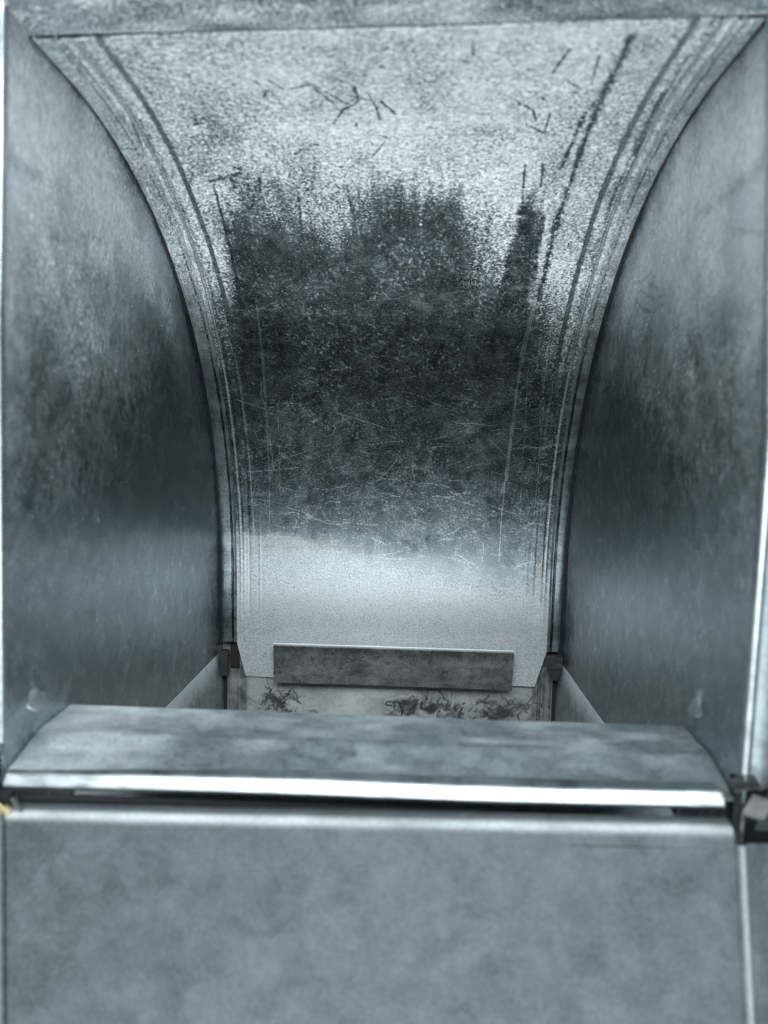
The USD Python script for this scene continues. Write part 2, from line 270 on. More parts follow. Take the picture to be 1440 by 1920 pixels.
# ------------------------------------------------------------------ where the marks lie: across / along the curved back, and depth / height on the flat sides (metres)
HEEL_MARKS = [
 ('wear',0.0012,0.9,[(-0.0613,0.0051),(-0.0576,0.0145),(-0.0599,0.0192)]),
 ('wear',0.0012,0.8,[(-0.0556,0.0041),(-0.0495,0.0121)]),
 ('wear',0.001,0.8,[(-0.0457,0.0120),(-0.0364,0.0087)]),
 ('wear',0.0012,0.9,[(-0.0343,0.0119),(-0.0301,0.0189),(-0.0236,0.0329),(-0.0199,0.0361)]),
 ('wear',0.001,0.9,[(-0.0295,0.0142),(-0.0203,0.0259),(-0.0161,0.0212)]),
 ('wear',0.0016,0.9,[(-0.0153,0.0108),(-0.0144,0.0235),(-0.0235,0.0315)]),
 ('wear',0.0013,1,[(-0.0093,0.0164),(-0.0060,0.0280),(-0.0047,0.0392)]),
 ('wear',0.0012,1,[(-0.0032,0.0234),(0.0036,0.0344)]),
 ('wear',0.001,0.8,[(-0.0184,0.0179),(-0.0071,0.0234)]),
 ('wear',0.0008,0.8,[(-0.0236,0.0329),(-0.0287,0.0431)]),
 ('wear',0.001,0.7,[(-0.0383,0.0049),(-0.0318,0.0119)]),
 ('wear',0.001,0.9,[(0.0609,0.0205),(0.0645,0.0260)]),
 ('wear',0.0014,1,[(0.0669,0.0264),(0.0717,0.0319),(0.0742,0.0393)]),
 ('wear',0.001,0.9,[(0.0723,0.0443),(0.0809,0.0511)]),
 ('wear',0.0009,0.9,[(0.0803,0.0332),(0.0804,0.0502)]),
 ('wear',0.0013,0.8,[(0.0374,-0.0321),(0.0380,-0.0200)]),
 ('wear',0.0013,0.8,[(0.0782,-0.0235),(0.0748,-0.0016)]),
 ('wear',0.0011,0.7,[(0.0920,-0.0173),(0.0943,0.0085)]),
 ('wear',0.0012,0.8,[(0.0719,0.0181),(0.0756,0.0217)]),
 ('wear',0.0012,0.6,[(0.0816,0.0040),(0.0892,0.0109)]),
 ('wear',0.0026,0.95,[(0.1013,-0.0338),(0.1018,-0.0144),(0.1026,0.0155),(0.1025,0.0385),(0.1029,0.0682),(0.1026,0.1025),(0.1014,0.1323),(0.1021,0.1647),(0.1013,0.1927)]),
 ('wear',0.0018,0.9,[(0.1022,0.0169),(0.0970,0.0340),(0.0967,0.0569),(0.0952,0.0811)]),
 ('wear',0.0024,0.9,[(0.0804,0.1142),(0.0859,0.1395)]),
 ('wear',0.0026,0.95,[(0.0779,0.1189),(0.0861,0.1197)]),
 ('wear',0.0016,0.7,[(0.0748,0.0777),(0.0782,0.1143)]),
 ('wear',0.0012,0.7,[(0.0843,0.0767),(0.0867,0.0967)]),
 ('wear',0.0022,0.8,[(0.0924,0.1186),(0.0930,0.1416),(0.0948,0.1741)]),
 ('wear',0.0008,0.9,[(-0.0026,0.0580),(-0.0056,0.0640),(-0.0110,0.0728)]),
 ('wear',0.0008,0.6,[(-0.0422,0.0617),(-0.0536,0.0701)]),
 ('wear',0.0009,0.6,[(-0.0089,0.0604),(-0.0116,0.0567)]),
 ('wear',0.0012,0.7,[(0.0297,0.0943),(0.0274,0.0966)]),
 ('wear',0.0015,0.9,[(-0.1049,0.0961),(-0.1062,0.1216),(-0.1073,0.1496),(-0.1085,0.1824),(-0.1105,0.2156),(-0.1135,0.2539)]),
 ('wear',0.002,0.7,[(-0.1059,0.0938),(-0.0870,0.0867)]),
 ('wear',0.0018,0.7,[(-0.0937,0.0891),(-0.0929,0.0992)]),
 ('wear',0.0014,0.8,[(-0.0762,0.0902),(-0.0783,0.1027)]),
 ('wear',0.0008,0.8,[(-0.1199,0.0986),(-0.1140,0.0856)]),
 ('wear',0.0014,0.75,[(-0.1336,0.0432),(-0.1376,0.0804),(-0.1395,0.1175),(-0.1398,0.1454)]),
 ('wear',0.001,0.6,[(-0.1391,0.1035),(-0.1403,0.1407),(-0.1412,0.1783)]),
 ('wear',0.0014,0.6,[(0.1307,0.0036),(0.1318,0.0451),(0.1330,0.0815),(0.1346,0.1089)]),
 ('wear',0.0015,0.5,[(0.1293,0.0175),(0.1319,0.0679)]),
 ('wear',0.0009,0.9,[(0.0787,0.1558),(0.0746,0.1861)]),
 ('wear',0.0009,0.9,[(0.0876,0.1742),(0.0856,0.2000)]),
 ('wear',0.0008,0.9,[(0.0757,0.1651),(0.0763,0.1558)]),
 ('wear',0.0016,0.5,[(-0.0559,0.1070),(-0.0580,0.1348)]),
 ('wear',0.0016,0.5,[(-0.0263,0.0974),(-0.0247,0.1204)]),
 ('scratch',0.0004,0.7,[(-0.1216,0.2445),(-0.1213,0.3120),(-0.1201,0.4041),(-0.1197,0.4378)]),
 ('scratch',0.0005,0.6,[(-0.0977,0.1964),(-0.1007,0.2441),(-0.1032,0.2923),(-0.1048,0.3601),(-0.1066,0.4086)]),
 ('scratch',0.00035,0.6,[(-0.0987,0.2154),(-0.1028,0.3019),(-0.1006,0.3503)]),
 ('scratch',0.0014,0.35,[(-0.0977,0.1964),(-0.1009,0.2633),(-0.1037,0.3116)]),
 ('scratch',0.00035,0.6,[(-0.0933,0.2920),(-0.0961,0.3696)]),
 ('scratch',0.0012,0.6,[(0.0994,0.1927),(0.0957,0.2400),(0.0965,0.3021),(0.0955,0.3550)]),
 ('scratch',0.0005,0.7,[(0.0997,0.2068),(0.0959,0.2686),(0.0940,0.3647),(0.0932,0.4293)]),
 ('scratch',0.0004,0.6,[(0.1184,0.2776),(0.1206,0.3399),(0.1214,0.4023),(0.1208,0.4308)]),
 ('scratch',0.00035,0.5,[(0.1023,0.2541),(0.1063,0.3067),(0.1088,0.3835)]),
 ('scratch',0.00035,0.5,[(0.1123,0.1925),(0.1156,0.2491),(0.1178,0.3064)]),
 ('scratch',0.00035,0.9,[(-0.1252,0.2879),(-0.1065,0.2947),(-0.0852,0.2991)]),
 ('scratch',0.0004,0.9,[(-0.1240,0.3534),(-0.1020,0.3513),(-0.0793,0.3479)]),
 ('scratch',0.0003,0.8,[(-0.1172,0.3774),(-0.0943,0.3817)]),
 ('scratch',0.0003,0.7,[(-0.0740,0.2651),(-0.0534,0.2694)]),
 ('scratch',0.0003,0.7,[(-0.0288,0.2896),(0.0010,0.2827)]),
 ('scratch',0.0004,0.8,[(-0.0118,0.3578),(-0.0029,0.3479),(0.0037,0.3390)]),
 ('scratch',0.0006,0.9,[(-0.0080,0.1877),(-0.0043,0.1928)]),
 ('scratch',0.0003,0.7,[(-0.0140,0.1892),(-0.0073,0.1909)]),
 ('scratch',0.0003,0.5,[(-0.0415,0.2095),(-0.0141,0.1948)]),
 ('scratch',0.0003,0.6,[(0.0151,0.1522),(0.0318,0.1380)]),
 ('scratch',0.0003,0.6,[(-0.0807,0.3934),(-0.0160,0.3989)]),
 ('scratch',0.00035,0.6,[(-0.0207,0.3894),(0.0021,0.3815)]),
 ('scratch',0.00035,0.8,[(-0.0064,0.4250),(0.0167,0.4195)]),
 ('scratch',0.0003,0.8,[(0.0182,0.4812),(0.0459,0.4685)]),
 ('scratch',0.0003,0.7,[(0.0507,0.4730),(0.0882,0.4828)]),
 ('scratch',0.0003,0.7,[(-0.1091,0.4684),(-0.0806,0.4771)]),
 ('scratch',0.0003,0.6,[(0.0313,0.4453),(0.0428,0.4402)]),
 ('scratch',0.0003,0.6,[(0.0596,0.4586),(0.0733,0.4535)]),
 ('scratch',0.0003,0.6,[(-0.0620,0.4599),(-0.0433,0.4546)]),
 ('scratch',0.0005,0.6,[(0.1309,-0.0057),(0.1331,0.0451),(0.1354,0.0951),(0.1388,0.1501),(0.1409,0.2060)]),
 ('scratch',0.0004,0.5,[(0.1349,-0.0011),(0.1371,0.0473),(0.1397,0.0974)]),
 ('scratch',0.0005,0.5,[(-0.1497,0.1973),(-0.1456,0.2546),(-0.1435,0.3126)]),
 ('scratch',0.0004,0.5,[(-0.1416,0.1454),(-0.1411,0.2019),(-0.1402,0.2545)]),
]
CHEEK_MARKS = {
 -1: [
  ('wear',0.004,0.45,[(-0.0535,0.2345),(-0.0374,0.2355),(-0.0195,0.2377)]),
  ('wear',0.003,0.4,[(-0.0195,0.2377),(0.0061,0.2396)]),
  ('wear',0.002,0.3,[(-0.0249,0.2108),(0.0422,0.2247)]),
  ('wear',0.0015,0.4,[(0.0493,0.2434),(0.0711,0.2297)]),
  ('wear',0.0015,0.4,[(0.0171,0.2230),(0.0423,0.2275)]),
  ('scratch',0.0005,0.45,[(-0.0301,0.0197),(-0.0094,-0.0067)]),
  ('scratch',0.0005,0.45,[(-0.0258,0.0172),(-0.0078,-0.0072)]),
  ('scratch',0.0005,0.45,[(-0.0214,0.0147),(-0.0062,-0.0078)]),
  ('scratch',0.0005,0.45,[(-0.0169,0.0121),(-0.0045,-0.0084)]),
  ('scratch',0.0005,0.45,[(-0.0123,0.0094),(-0.0029,-0.0089)]),
  ('scratch',0.0005,0.45,[(-0.0075,0.0066),(-0.0012,-0.0095)]),
  ('scratch',0.0005,0.45,[(-0.0026,0.0038),(0.0005,-0.0101)]),
 ],
 1: [
  ('wear',0.0045,0.55,[(-0.0507,0.2378),(-0.0254,0.2348)]),
  ('wear',0.0032,0.5,[(-0.0254,0.2348),(-0.0005,0.2354),(0.0253,0.2368)]),
  ('wear',0.0012,0.5,[(0.0071,0.2463),(0.0260,0.2416)]),
  ('wear',0.001,0.5,[(0.0338,0.2467),(0.0519,0.2418)]),
  ('wear',0.0011,0.7,[(0.1253,0.2285),(0.1085,0.2253),(0.0905,0.2260)]),
  ('wear',0.0011,0.7,[(0.0927,0.2211),(0.0823,0.2158),(0.0680,0.2112)]),
  ('wear',0.0011,0.7,[(0.1098,0.2202),(0.0945,0.2139),(0.0783,0.2084)]),
  ('wear',0.0011,0.7,[(0.1178,0.2162),(0.1005,0.2074),(0.0880,0.2038)]),
  ('wear',0.0011,0.7,[(0.0830,0.2026),(0.0669,0.2038)]),
  ('wear',0.0011,0.7,[(0.0765,0.2087),(0.0632,0.2082)]),
  ('wear',0.0011,0.7,[(0.1165,0.2217),(0.1214,0.2114),(0.1327,0.2036)]),
  ('wear',0.005,0.3,[(0.0236,0.1772),(0.0002,0.1542),(-0.0145,0.1364),(-0.0495,0.1116),(-0.0603,0.0996)]),
  ('wear',0.0015,0.4,[(-0.0199,0.2179),(-0.0550,0.2056)]),
  ('wear',0.002,0.3,[(0.0229,0.2205),(0.0175,0.2065)]),
  ('wear',0.0015,0.6,[(0.2009,0.1655),(0.1718,0.1686),(0.1601,0.1800)]),
 ],
}

# ------------------------------------------------------------------ floor far below
R, W, ZB = .2906, .150, -.0603
FLOOR = -.90
v, f = bx(-3, 3, -3, 3, FLOOR-.1, FLOOR)
tag(put(None, 'floor', v, f, None, 'floor'), 'dark concrete floor under the ductwork', None, None, 'structure')

# ------------------------------------------------------------------ the elbow
elbow = thing('duct_elbow', 'galvanised steel duct elbow seen into its open end, curved back and flat sides', 'duct elbow', (0, 0, ZB))
def heel_yz(s):
    s = np.asarray(s, float); q = np.clip(s/R, 0, np.pi/2); over = np.maximum(s - R*np.pi/2, 0)
    return np.where(s < 0, s, R*np.sin(q)), np.where(s < 0, R, R*np.cos(q)) - over
def heel_grid(xs, ss, o=None):
    y, z = heel_yz(ss); q = np.clip(ss/R, 0, np.pi/2)
    P = np.zeros((len(xs), len(ss), 3)); P[...,0] = xs[:,None]; P[...,1] = y; P[...,2] = z
    if o is not None:
        P[...,1] -= o*np.sin(q)[None,:]; P[...,2] -= o*np.cos(q)[None,:]
    return P
S0, S1 = -.0445, R*np.pi/2 + .0840          # near lip to end of the tabs
SL = R*np.pi/2 + .0510                      # end of the lock seams
xs = np.linspace(-.1362, .1385, 392); ss = np.linspace(S0, S1, 800)
P = heel_grid(xs, ss)
P[...,1] += np.where(ss < 0, ss/S0, 0)[None,:]*(.0085 - .052*xs)[:,None]*1.0
# lower corners trimmed: narrow the sheet below the seam ends
k = np.clip((ss - (SL+.001))/(S1-SL), 0, 1)
lim_l, lim_r = .1362 - .0075*k, .1385 - .0092*k
P[...,0] = np.where(P[...,0] < 0, P[...,0]*(lim_l/.1362)[None,:], P[...,0]*(lim_r/.1385)[None,:])
X, S = P[...,0].copy(), np.broadcast_to(ss, P.shape[:2]).copy()
bow = .0007*2*(fbm(np.stack([X/.07, S/.09, 0*X], -1), 3, 5) - .5) + .0012*k[None,:]**2*np.sin(X*60)
for xr, am, wd in ((-.1318, .0006, .0009), (.1338, .0006, .0009), (-.1290, .00055, .0010), (-.1245, -.00035, .0009), (.1305, .00055, .0010), (.1255, -.00035, .0009), (.1180, .0002, .0008), (-.1150, .0002, .0008)):
    bow = bow + am*np.exp(-((X - xr)/wd)**2)*np.clip((SL - S)/.02, 0, 1)
q = np.clip(ss/R, 0, np.pi/2)
P[...,1] -= bow*np.sin(q); P[...,2] -= bow*np.cos(q)
FL = lambda z: .0080*np.clip((.020 - z)/.105, 0, 1)**2          # the foot is flared slightly backwards
P[...,1] += FL(P[...,2])
mk = Marks(X, S)
def nz(a, b, fa, fb, seed, octv=3): return fbm(np.stack([a*fa, b*fb, 0*a + seed*5.7], -1), octv, seed)
# pale speckle on the upper part, ending in ragged fingers; it runs further down along both sides
def pale_grain_at(X, S):
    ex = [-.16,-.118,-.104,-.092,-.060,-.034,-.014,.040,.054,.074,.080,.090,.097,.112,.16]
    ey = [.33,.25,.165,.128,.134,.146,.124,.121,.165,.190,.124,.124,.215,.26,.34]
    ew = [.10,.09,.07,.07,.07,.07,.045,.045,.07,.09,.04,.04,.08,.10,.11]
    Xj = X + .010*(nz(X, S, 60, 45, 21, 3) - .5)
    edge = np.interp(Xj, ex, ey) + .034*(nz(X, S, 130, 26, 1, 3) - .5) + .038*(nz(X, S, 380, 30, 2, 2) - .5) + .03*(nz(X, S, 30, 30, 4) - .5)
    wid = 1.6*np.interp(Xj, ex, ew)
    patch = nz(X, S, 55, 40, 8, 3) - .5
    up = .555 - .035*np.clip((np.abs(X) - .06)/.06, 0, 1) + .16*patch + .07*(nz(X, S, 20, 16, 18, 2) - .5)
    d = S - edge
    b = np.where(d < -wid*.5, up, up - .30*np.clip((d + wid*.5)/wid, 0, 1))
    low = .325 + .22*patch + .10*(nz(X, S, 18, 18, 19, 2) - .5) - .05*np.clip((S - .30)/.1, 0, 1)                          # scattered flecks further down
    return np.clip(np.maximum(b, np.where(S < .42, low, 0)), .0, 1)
mk.bloom = pale_grain_at(X, S)
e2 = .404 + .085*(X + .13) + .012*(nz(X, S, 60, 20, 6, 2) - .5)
foot = np.clip((S - e2)/(.004 + .20*np.clip(X + .10, 0, .2)), 0, 1)  # foot of the heel paled in the colour to stand for a bright reflection
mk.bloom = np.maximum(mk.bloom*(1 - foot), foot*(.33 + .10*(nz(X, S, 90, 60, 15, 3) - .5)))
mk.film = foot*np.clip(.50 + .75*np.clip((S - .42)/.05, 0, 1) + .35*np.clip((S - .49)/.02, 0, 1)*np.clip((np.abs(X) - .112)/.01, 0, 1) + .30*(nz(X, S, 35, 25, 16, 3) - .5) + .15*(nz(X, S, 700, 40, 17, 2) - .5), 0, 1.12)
for i, (lay, w_, am, pts) in enumerate(HEEL_MARKS): mk.line(lay, pts, w_*((.85 if w_ > .0017 else .58) if lay == 'wear' else .9), am*((.62 if w_ > .0017 else .9) if lay == 'wear' else .8), .5, i, 1.0)
r2 = np.random.default_rng(11)
for i in range(420):
    x0, s0 = r2.uniform(-.125, .125), .15 + .33*r2.beta(2.4, 1.5)
    an, L = r2.normal(0, .35) + (math.pi/2 if r2.random() < .12 else 0), r2.gamma(1.6, .0034)
    c_ = r2.normal(0, .12)
    mk.line('scratch', [(x0, s0), (x0 + L*math.cos(an), s0 + L*math.sin(an)), (x0 + 2*L*math.cos(an + c_), s0 + 2*L*math.sin(an + c_))], r2.uniform(.0002, .00045), r2.uniform(.15, .6), .4, i)
for i in range(60):                                                                  # small dark nicks in the pale speckle
    x0, s0 = r2.uniform(-.13, .13), r2.uniform(-.03, .16); an, L = r2.normal(1.2, .7), r2.uniform(.001, .005)
    mk.line('wear', [(x0, s0), (x0 + L*math.cos(an), s0 + L*math.sin(an))], r2.uniform(.0003, .0007), r2.uniform(.4, .9), .5, i)
for xr, wd, am in ((-.1290, .0012, .32), (.1305, .0013, .36)):
    mk.wear = np.maximum(mk.wear, am*np.exp(-((X - xr - .0012*(nz(X*0, S, 1, 25, 30, 2) - .5))/wd)**2)*np.clip(1.8*nz(X, S, 1500, 60, 31, 2) - .4, 0, 1)*np.clip((.44 - S)/.03, 0, 1))
mk.bloom = np.clip(mk.bloom - .36*mk.wear, 0, 1); mk.wear *= .35
for xr, wd, am in ((-.1318, .0009, .75), (.1338, .0009, .75), (-.1205, .0011, .2), (.1232, .0012, .25)):
    ln = np.exp(-((X - xr - .0008*(nz(X*0, S, 1, 20, 33, 2) - .5))/wd)**2)*(.6 + .6*nz(X, S, 2500, 30, 34, 2))*np.clip((.47 - S)/.04, 0, 1)
    mk.film = np.maximum(mk.film, am*ln); mk.bloom = mk.bloom*(1 - .8*np.clip(ln, 0, 1)); mk.wear = mk.wear*(1 - np.clip(ln, 0, 1))
fl = nz(X, S, 620, 800, 50, 2)*.6 + nz(X, S, 1100, 500, 51, 1)*.4                     # fine pale flecks and rub marks all over the middle part
pt = nz(X, S, 32, 26, 52, 3)
mk.film = np.maximum(mk.film, np.clip(2.0*(fl - .580 + .40*(pt - .5)), 0, .8)*np.clip((.46 - S)/.05, 0, 1)*(S > .09))
mk.film = np.maximum(mk.film, .40*mk.wear)
# brown specks beside the seams near the foot
for side, x0 in ((-1, -.128), (1, .128)):
    band = np.exp(-((X - x0)/.004)**2)*np.clip((S - .40)/.03, 0, 1)*np.clip((.495 - S)/.02, 0, 1)
    mk.stain = np.maximum(mk.stain, band*np.clip((nz(X, S, 700, 500 if side < 0 else 900, 14, 2) - .45)*6, 0, 1)*.8)
mk.stain = np.maximum(mk.stain, .30*np.clip((S - .404 - .10*(X + .13))/.004, 0, 1)*np.clip((.436 - S)/.02, 0, 1)*np.clip((.0 - X)/.08, 0, 1))  # slanted edge of a reflection painted in as a yellowish tint
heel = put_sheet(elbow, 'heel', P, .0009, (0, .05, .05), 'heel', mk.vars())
# folded lock seams along both edges of the heel
for sx in (-1, 1):
    e0 = .1362 if sx < 0 else .1385
    u = np.array([e0-.0004, e0+.0002, e0+.0008, e0+.0015, e0+.0021, e0+.0026, e0+.0031, e0+.0038, e0+.0045, .1462, .1478, .1490])
    o = np.array([.0003, .0013, .0019, .0020, .0017, .0008, -.0004, .0001, .0008, .0010, .0008, .0002])
    s2 = np.linspace(S0, SL, 420)
    Q = heel_grid(sx*u, s2, o[:,None] + .00025*2*(fbm(np.stack([np.broadcast_to(s2/.012,(len(u),420)), np.broadcast_to(u[:,None]/.004,(len(u),420)), np.zeros((len(u),420))],-1),2,3)-.5))
    sm = Marks(np.broadcast_to(u[:,None], Q.shape[:2]).copy(), np.broadcast_to(s2, Q.shape[:2]).copy())
    Q[...,1] += FL(Q[...,2]) + np.where(s2 < 0, s2/S0, 0)[None,:]*(.0085 - .052*sx*.143)
    sm.bloom = np.clip(pale_grain_at(sx*sm.A, sm.B) - .06, 0, 1)
    gr = noise(np.stack([sm.B*700, sm.A*0, sm.A*0+sx], -1), 4)
    dash = noise(np.stack([sm.B*160, sm.A*0, sm.A*0+sx+3], -1), 6)
    sm.wear = np.where((sm.A > e0+.0024) & (sm.A < e0+.0042), .35 + .6*dash, .30*gr*dash)
    put_sheet(elbow, 'lock_seam', Q, .0012, (0, .05, .05), 'seam', sm.vars())
for sx in (-1, 1):
    s2 = np.linspace(S0, SL + .004, 200)
    Q = heel_grid(sx*np.array([.14895, .1498, .1506, .1514]), s2, np.full((4, 200), -.0006)); Q[...,1] += FL(Q[...,2]) + np.where(s2 < 0, s2/S0, 0)[None,:]*(.0085 - .052*sx*.15)
    put_sheet(elbow, 'seam_gap', Q, .0008, (0, .05, .05), 'black')  # black strip laid in the seam to stand for the shade of its gap
# flat cheeks
r4 = np.random.default_rng(23)
for sx in (-1, 1):
    yf = -.0565 if sx < 0 else -.0605
    t = np.linspace(0, 1, 330); ys = yf + (R + .004 - yf)*np.sin(t*np.pi/2)**.9
    Re = R + .006
    top = np.where(ys < 0, Re, np.sqrt(np.maximum(Re**2 - ys**2, 0)))
    top = np.where(ys < 0, Re, top)
    zz = np.linspace(0, 1, 330)
    Pc = np.zeros((330, 330, 3)); Pc[...,0] = sx*(W + .0012); Pc[...,1] = ys[:,None]; Pc[...,2] = ZB + (top-ZB)[:,None]*zz[None,:]
    rr = np.hypot(np.maximum(Pc[...,1],0), np.maximum(Pc[...,2],0)) - (R - .017)
    Pc[...,0] += sx*.0004*np.exp(-(rr/.004)**2)                    # shallow groove following the curve
    Pc[...,0] += sx*.0010*2*(fbm(np.stack([Pc[...,1]/.08, Pc[...,2]/.08, 0*ys[:,None]+sx+0*zz[None,:]], -1), 3, 9) - .5)
    # dimple beside the throat
    dy, dz = (-.0345, .006) if sx < 0 else (-.0155, .006)
    dd = np.hypot(Pc[...,1]-dy, Pc[...,2]-dz); Pc[...,0] -= sx*.0020*np.exp(-(dd/.0055)**2)*(1 + .8*(fbm(np.stack([Pc[...,1]*250, Pc[...,2]*250, 0*Pc[...,2]], -1), 2, 3) - .5))
    cm = Marks(Pc[...,1].copy(), Pc[...,2].copy())
    for i, (lay, w_, am, pts) in enumerate(CHEEK_MARKS[sx]): cm.line(lay, pts, w_, am*(.55 if lay == 'wear' else .6), .5, i, 1.6)
    Yc, Zc = Pc[...,1], Pc[...,2]
    near = R - np.hypot(np.maximum(Yc, 0), np.maximum(Zc, 0))
    up_ = np.clip((Zc - .06 - .25*np.clip(Yc, 0, 1))/.15, 0, 1)*np.clip((.19 - Yc)/.14, 0, 1)  # upper front paled as dust and reflected light, middle darkened, all in the colour
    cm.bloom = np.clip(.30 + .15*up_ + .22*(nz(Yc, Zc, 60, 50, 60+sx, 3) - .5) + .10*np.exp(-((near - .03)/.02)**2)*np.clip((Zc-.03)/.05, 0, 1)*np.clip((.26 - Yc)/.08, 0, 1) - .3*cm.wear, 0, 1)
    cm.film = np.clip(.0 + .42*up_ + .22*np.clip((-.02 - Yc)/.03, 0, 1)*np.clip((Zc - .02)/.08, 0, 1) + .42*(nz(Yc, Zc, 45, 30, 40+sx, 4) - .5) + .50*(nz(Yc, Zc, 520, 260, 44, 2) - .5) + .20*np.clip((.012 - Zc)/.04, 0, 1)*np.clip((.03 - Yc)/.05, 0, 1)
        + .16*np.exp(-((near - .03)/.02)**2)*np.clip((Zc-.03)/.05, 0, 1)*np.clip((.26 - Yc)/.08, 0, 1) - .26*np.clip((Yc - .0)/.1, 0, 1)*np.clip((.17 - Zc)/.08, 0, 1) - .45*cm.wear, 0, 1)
    for i in range(50):
        y0, z0 = r4.uniform(-.05, .26), r4.uniform(-.05, .25); an, L = r4.normal(1.2, .6), r4.gamma(2., .006)
        cm.line('scratch', [(y0, z0), (y0 + L*math.cos(an), z0 + L*math.sin(an))], .0005, r4.uniform(.1, .45), .5, i)
    ck = put_sheet(elbow, 'cheek', Pc, .0009, (0, .1, .1), 'cheek', cm.vars())
    # rolled front edge of the cheek
    z0, z1 = (-.004, .30)
    zs = np.linspace(z0, z1, 60); an = np.linspace(-.2*np.pi, 1.2*np.pi, 14)
    rad = .0024 if sx > 0 else .0018
    yline = (-.0600 - .0042*np.clip((zs+.005)/.13,0,1) + .019*np.clip((zs-.13)/.16,0,1)) if sx > 0 else (-.0575 + .004*np.clip((zs)/.2,0,1) + .006*np.clip((zs-.17)/.12,0,1))
    T = np.zeros((len(an), len(zs), 3))
    T[...,0] = sx*(W + .0012) + rad*np.cos(an)[:,None]*1.0
    T[...,1] = yline[None,:] - rad*np.sin(an)[:,None]; T[...,2] = zs
    put_sheet(elbow, 'edge_fold', T, .0006, (sx*(W+.0012), -1, .1), 'hem')
    # spot weld pressed in the dimple
    v, f, n = dome_mesh((sx*(W - .0012), dy, dz), (-sx, -.45, .30), .0046, .0012, 20, 8)
    c0 = np.array((sx*(W - .0012), dy, dz)); v = c0 + (v - c0)*(1 + .5*(noise(v*420 + sx, 3) - .5))[:, None]
    put(elbow, 'rivet', v, f, n, 'rivet')
# throat: lip, crease, small curve, inner wall
yz = resample(np.vstack([rounded([(-.0555,-.0174), (-.0275,-.0100), (.0050,-.0092), (.0064,ZB)], .0022, 6)]), .0008)
Pt = wavy(extr_x(yz, -.1506, .1506, .0015), .0005, .05, 3)
tm = Marks(Pt[...,0].copy(), Pt[...,1].copy())
TX, TY = tm.A, tm.B
tm.film = np.clip(.0 + .75*(fbm(np.stack([TX*40, TY*90, 0*TX+3], -1), 4, 3) - .5) + .35*np.clip((-.06 - TX)/.07, 0, 1) + .08*np.clip((TY + .027)/.004, 0, 1), 0, 1)
for i in range(60):
    x0, y0 = rng.uniform(-.12, .14), rng.uniform(-.05, -.005); L = rng.uniform(.004, .014); an = rng.normal(-.9, .5)
    tm.line('wear', [(x0, y0), (x0 + L*math.cos(an), y0 + L*math.sin(an))], rng.uniform(.0006, .0016), rng.uniform(.15, .5), .5, i, 1.2)
tm.wear = np.maximum(tm.wear, .10*np.exp(-((TY + .0275)/.0012)**2))  # shade along the crease painted in as a thin dark line
put_sheet(elbow, 'throat', Pt, .0009, (0, -.05, .3), 'front', tm.vars(), step=3)
# bent tab cut from the foot of the heel
th = math.radians(12)
zt, zb_, yb = -.0488, -.0850, R - .0016
prof = [(yb + .0002, zb_-.0003), (yb, zb_)] + [(yb - (z-zb_)*math.tan(th), z) for z in np.linspace(zb_, zt, 18)[1:]]
prof += [(prof[-1][0]-.0002, zt+.0006), (prof[-1][0]+.0006, zt+.0011), (prof[-1][0]+.0016, zt+.0009)]
Pf = wavy(extr_x(prof, -.1012, .1082, .002), .0004, .03, 11)
fm = Marks(Pf[...,0].copy(), Pf[...,2].copy())
fm.line('scratch', [(-.047,-.082),(-.035,-.062)], .0005, .5)
fm.line('scratch', [(-.040,-.060),(-.020,-.052)], .0004, .3)
fm.line('scratch', [(.010,-.058),(.018,-.074)], .0003, .3)
fm.film = np.where(fm.B > zt - .0003, .9, .12)  # highlight on the top hem painted in as a pale line
fm.wear = np.clip(.6*fbm(np.stack([fm.A*90, fm.B*160, 0*fm.A], -1), 4, 9) - .18 + .35*np.clip((fm.B + .062)/.010, 0, 1), 0, .8)*(fm.B < -.0492)  # dull blotches plus painted shading that darkens towards the top
put_sheet(heel, 'bent_tab', Pf, .0009, (0, -.3, -.06), 'tab', fm.vars(), label='dull grey rectangular tab bent out at the foot of the curved back')

# ------------------------------------------------------------------ duct below the elbow
low = thing('lower_duct', 'dusty straight duct dropping away below the bent elbow, stained back wall', 'duct', (0, .15, FLOOR))
def flat(P0, U, V, nu, nv):
    a, b = np.linspace(0,1,nu), np.linspace(0,1,nv)
    return np.array(P0) + a[:,None,None]*np.array(U) + b[None,:,None]*np.array(V)
zt_ = ZB - .0012
Pb = flat((-.1505, R+.0110, FLOOR), (.301,0,0), (0,0,zt_-FLOOR+.012), 520, 260)
Pb[...,2] = zt_ + .012 - (zt_ - FLOOR + .012)*(np.linspace(1, 0, 260)**4*.9 + .1*np.linspace(1, 0, 260))[None,:]
lm = Marks(Pb[...,0].copy(), Pb[...,2].copy())
r3 = np.random.default_rng(5)
for (cx, cw, n_) in ((-.098, .018, 34), (.022, .022, 30), (.055, .012, 26), (.10, .026, 34)):
    for i in range(int(n_*1.4)):
        x0, z0 = cx + r3.normal(0, cw*.5), -.1125 + abs(r3.normal(0, .010)) - .004
        an = r3.uniform(0, 6.28); pts = [(x0, z0)]
        for j in range(6):
            an += r3.normal(0, .6); st = r3.uniform(.0012, .0035); pts.append((pts[-1][0] + st*math.cos(an), pts[-1][1] + st*math.sin(an)))
        lm.line('wear', pts, r3.uniform(.0002, .0011), r3.uniform(.5, 1.5), .4, i, 1.0)
side = np.clip((np.abs(lm.A) - .127)/.006, 0, 1)
lm.wear = np.maximum(lm.wear, side*np.clip(1.3*noise(np.stack([lm.A*900, lm.B*8, 0*lm.A], -1), 5) - .1, 0, 1)*.7)
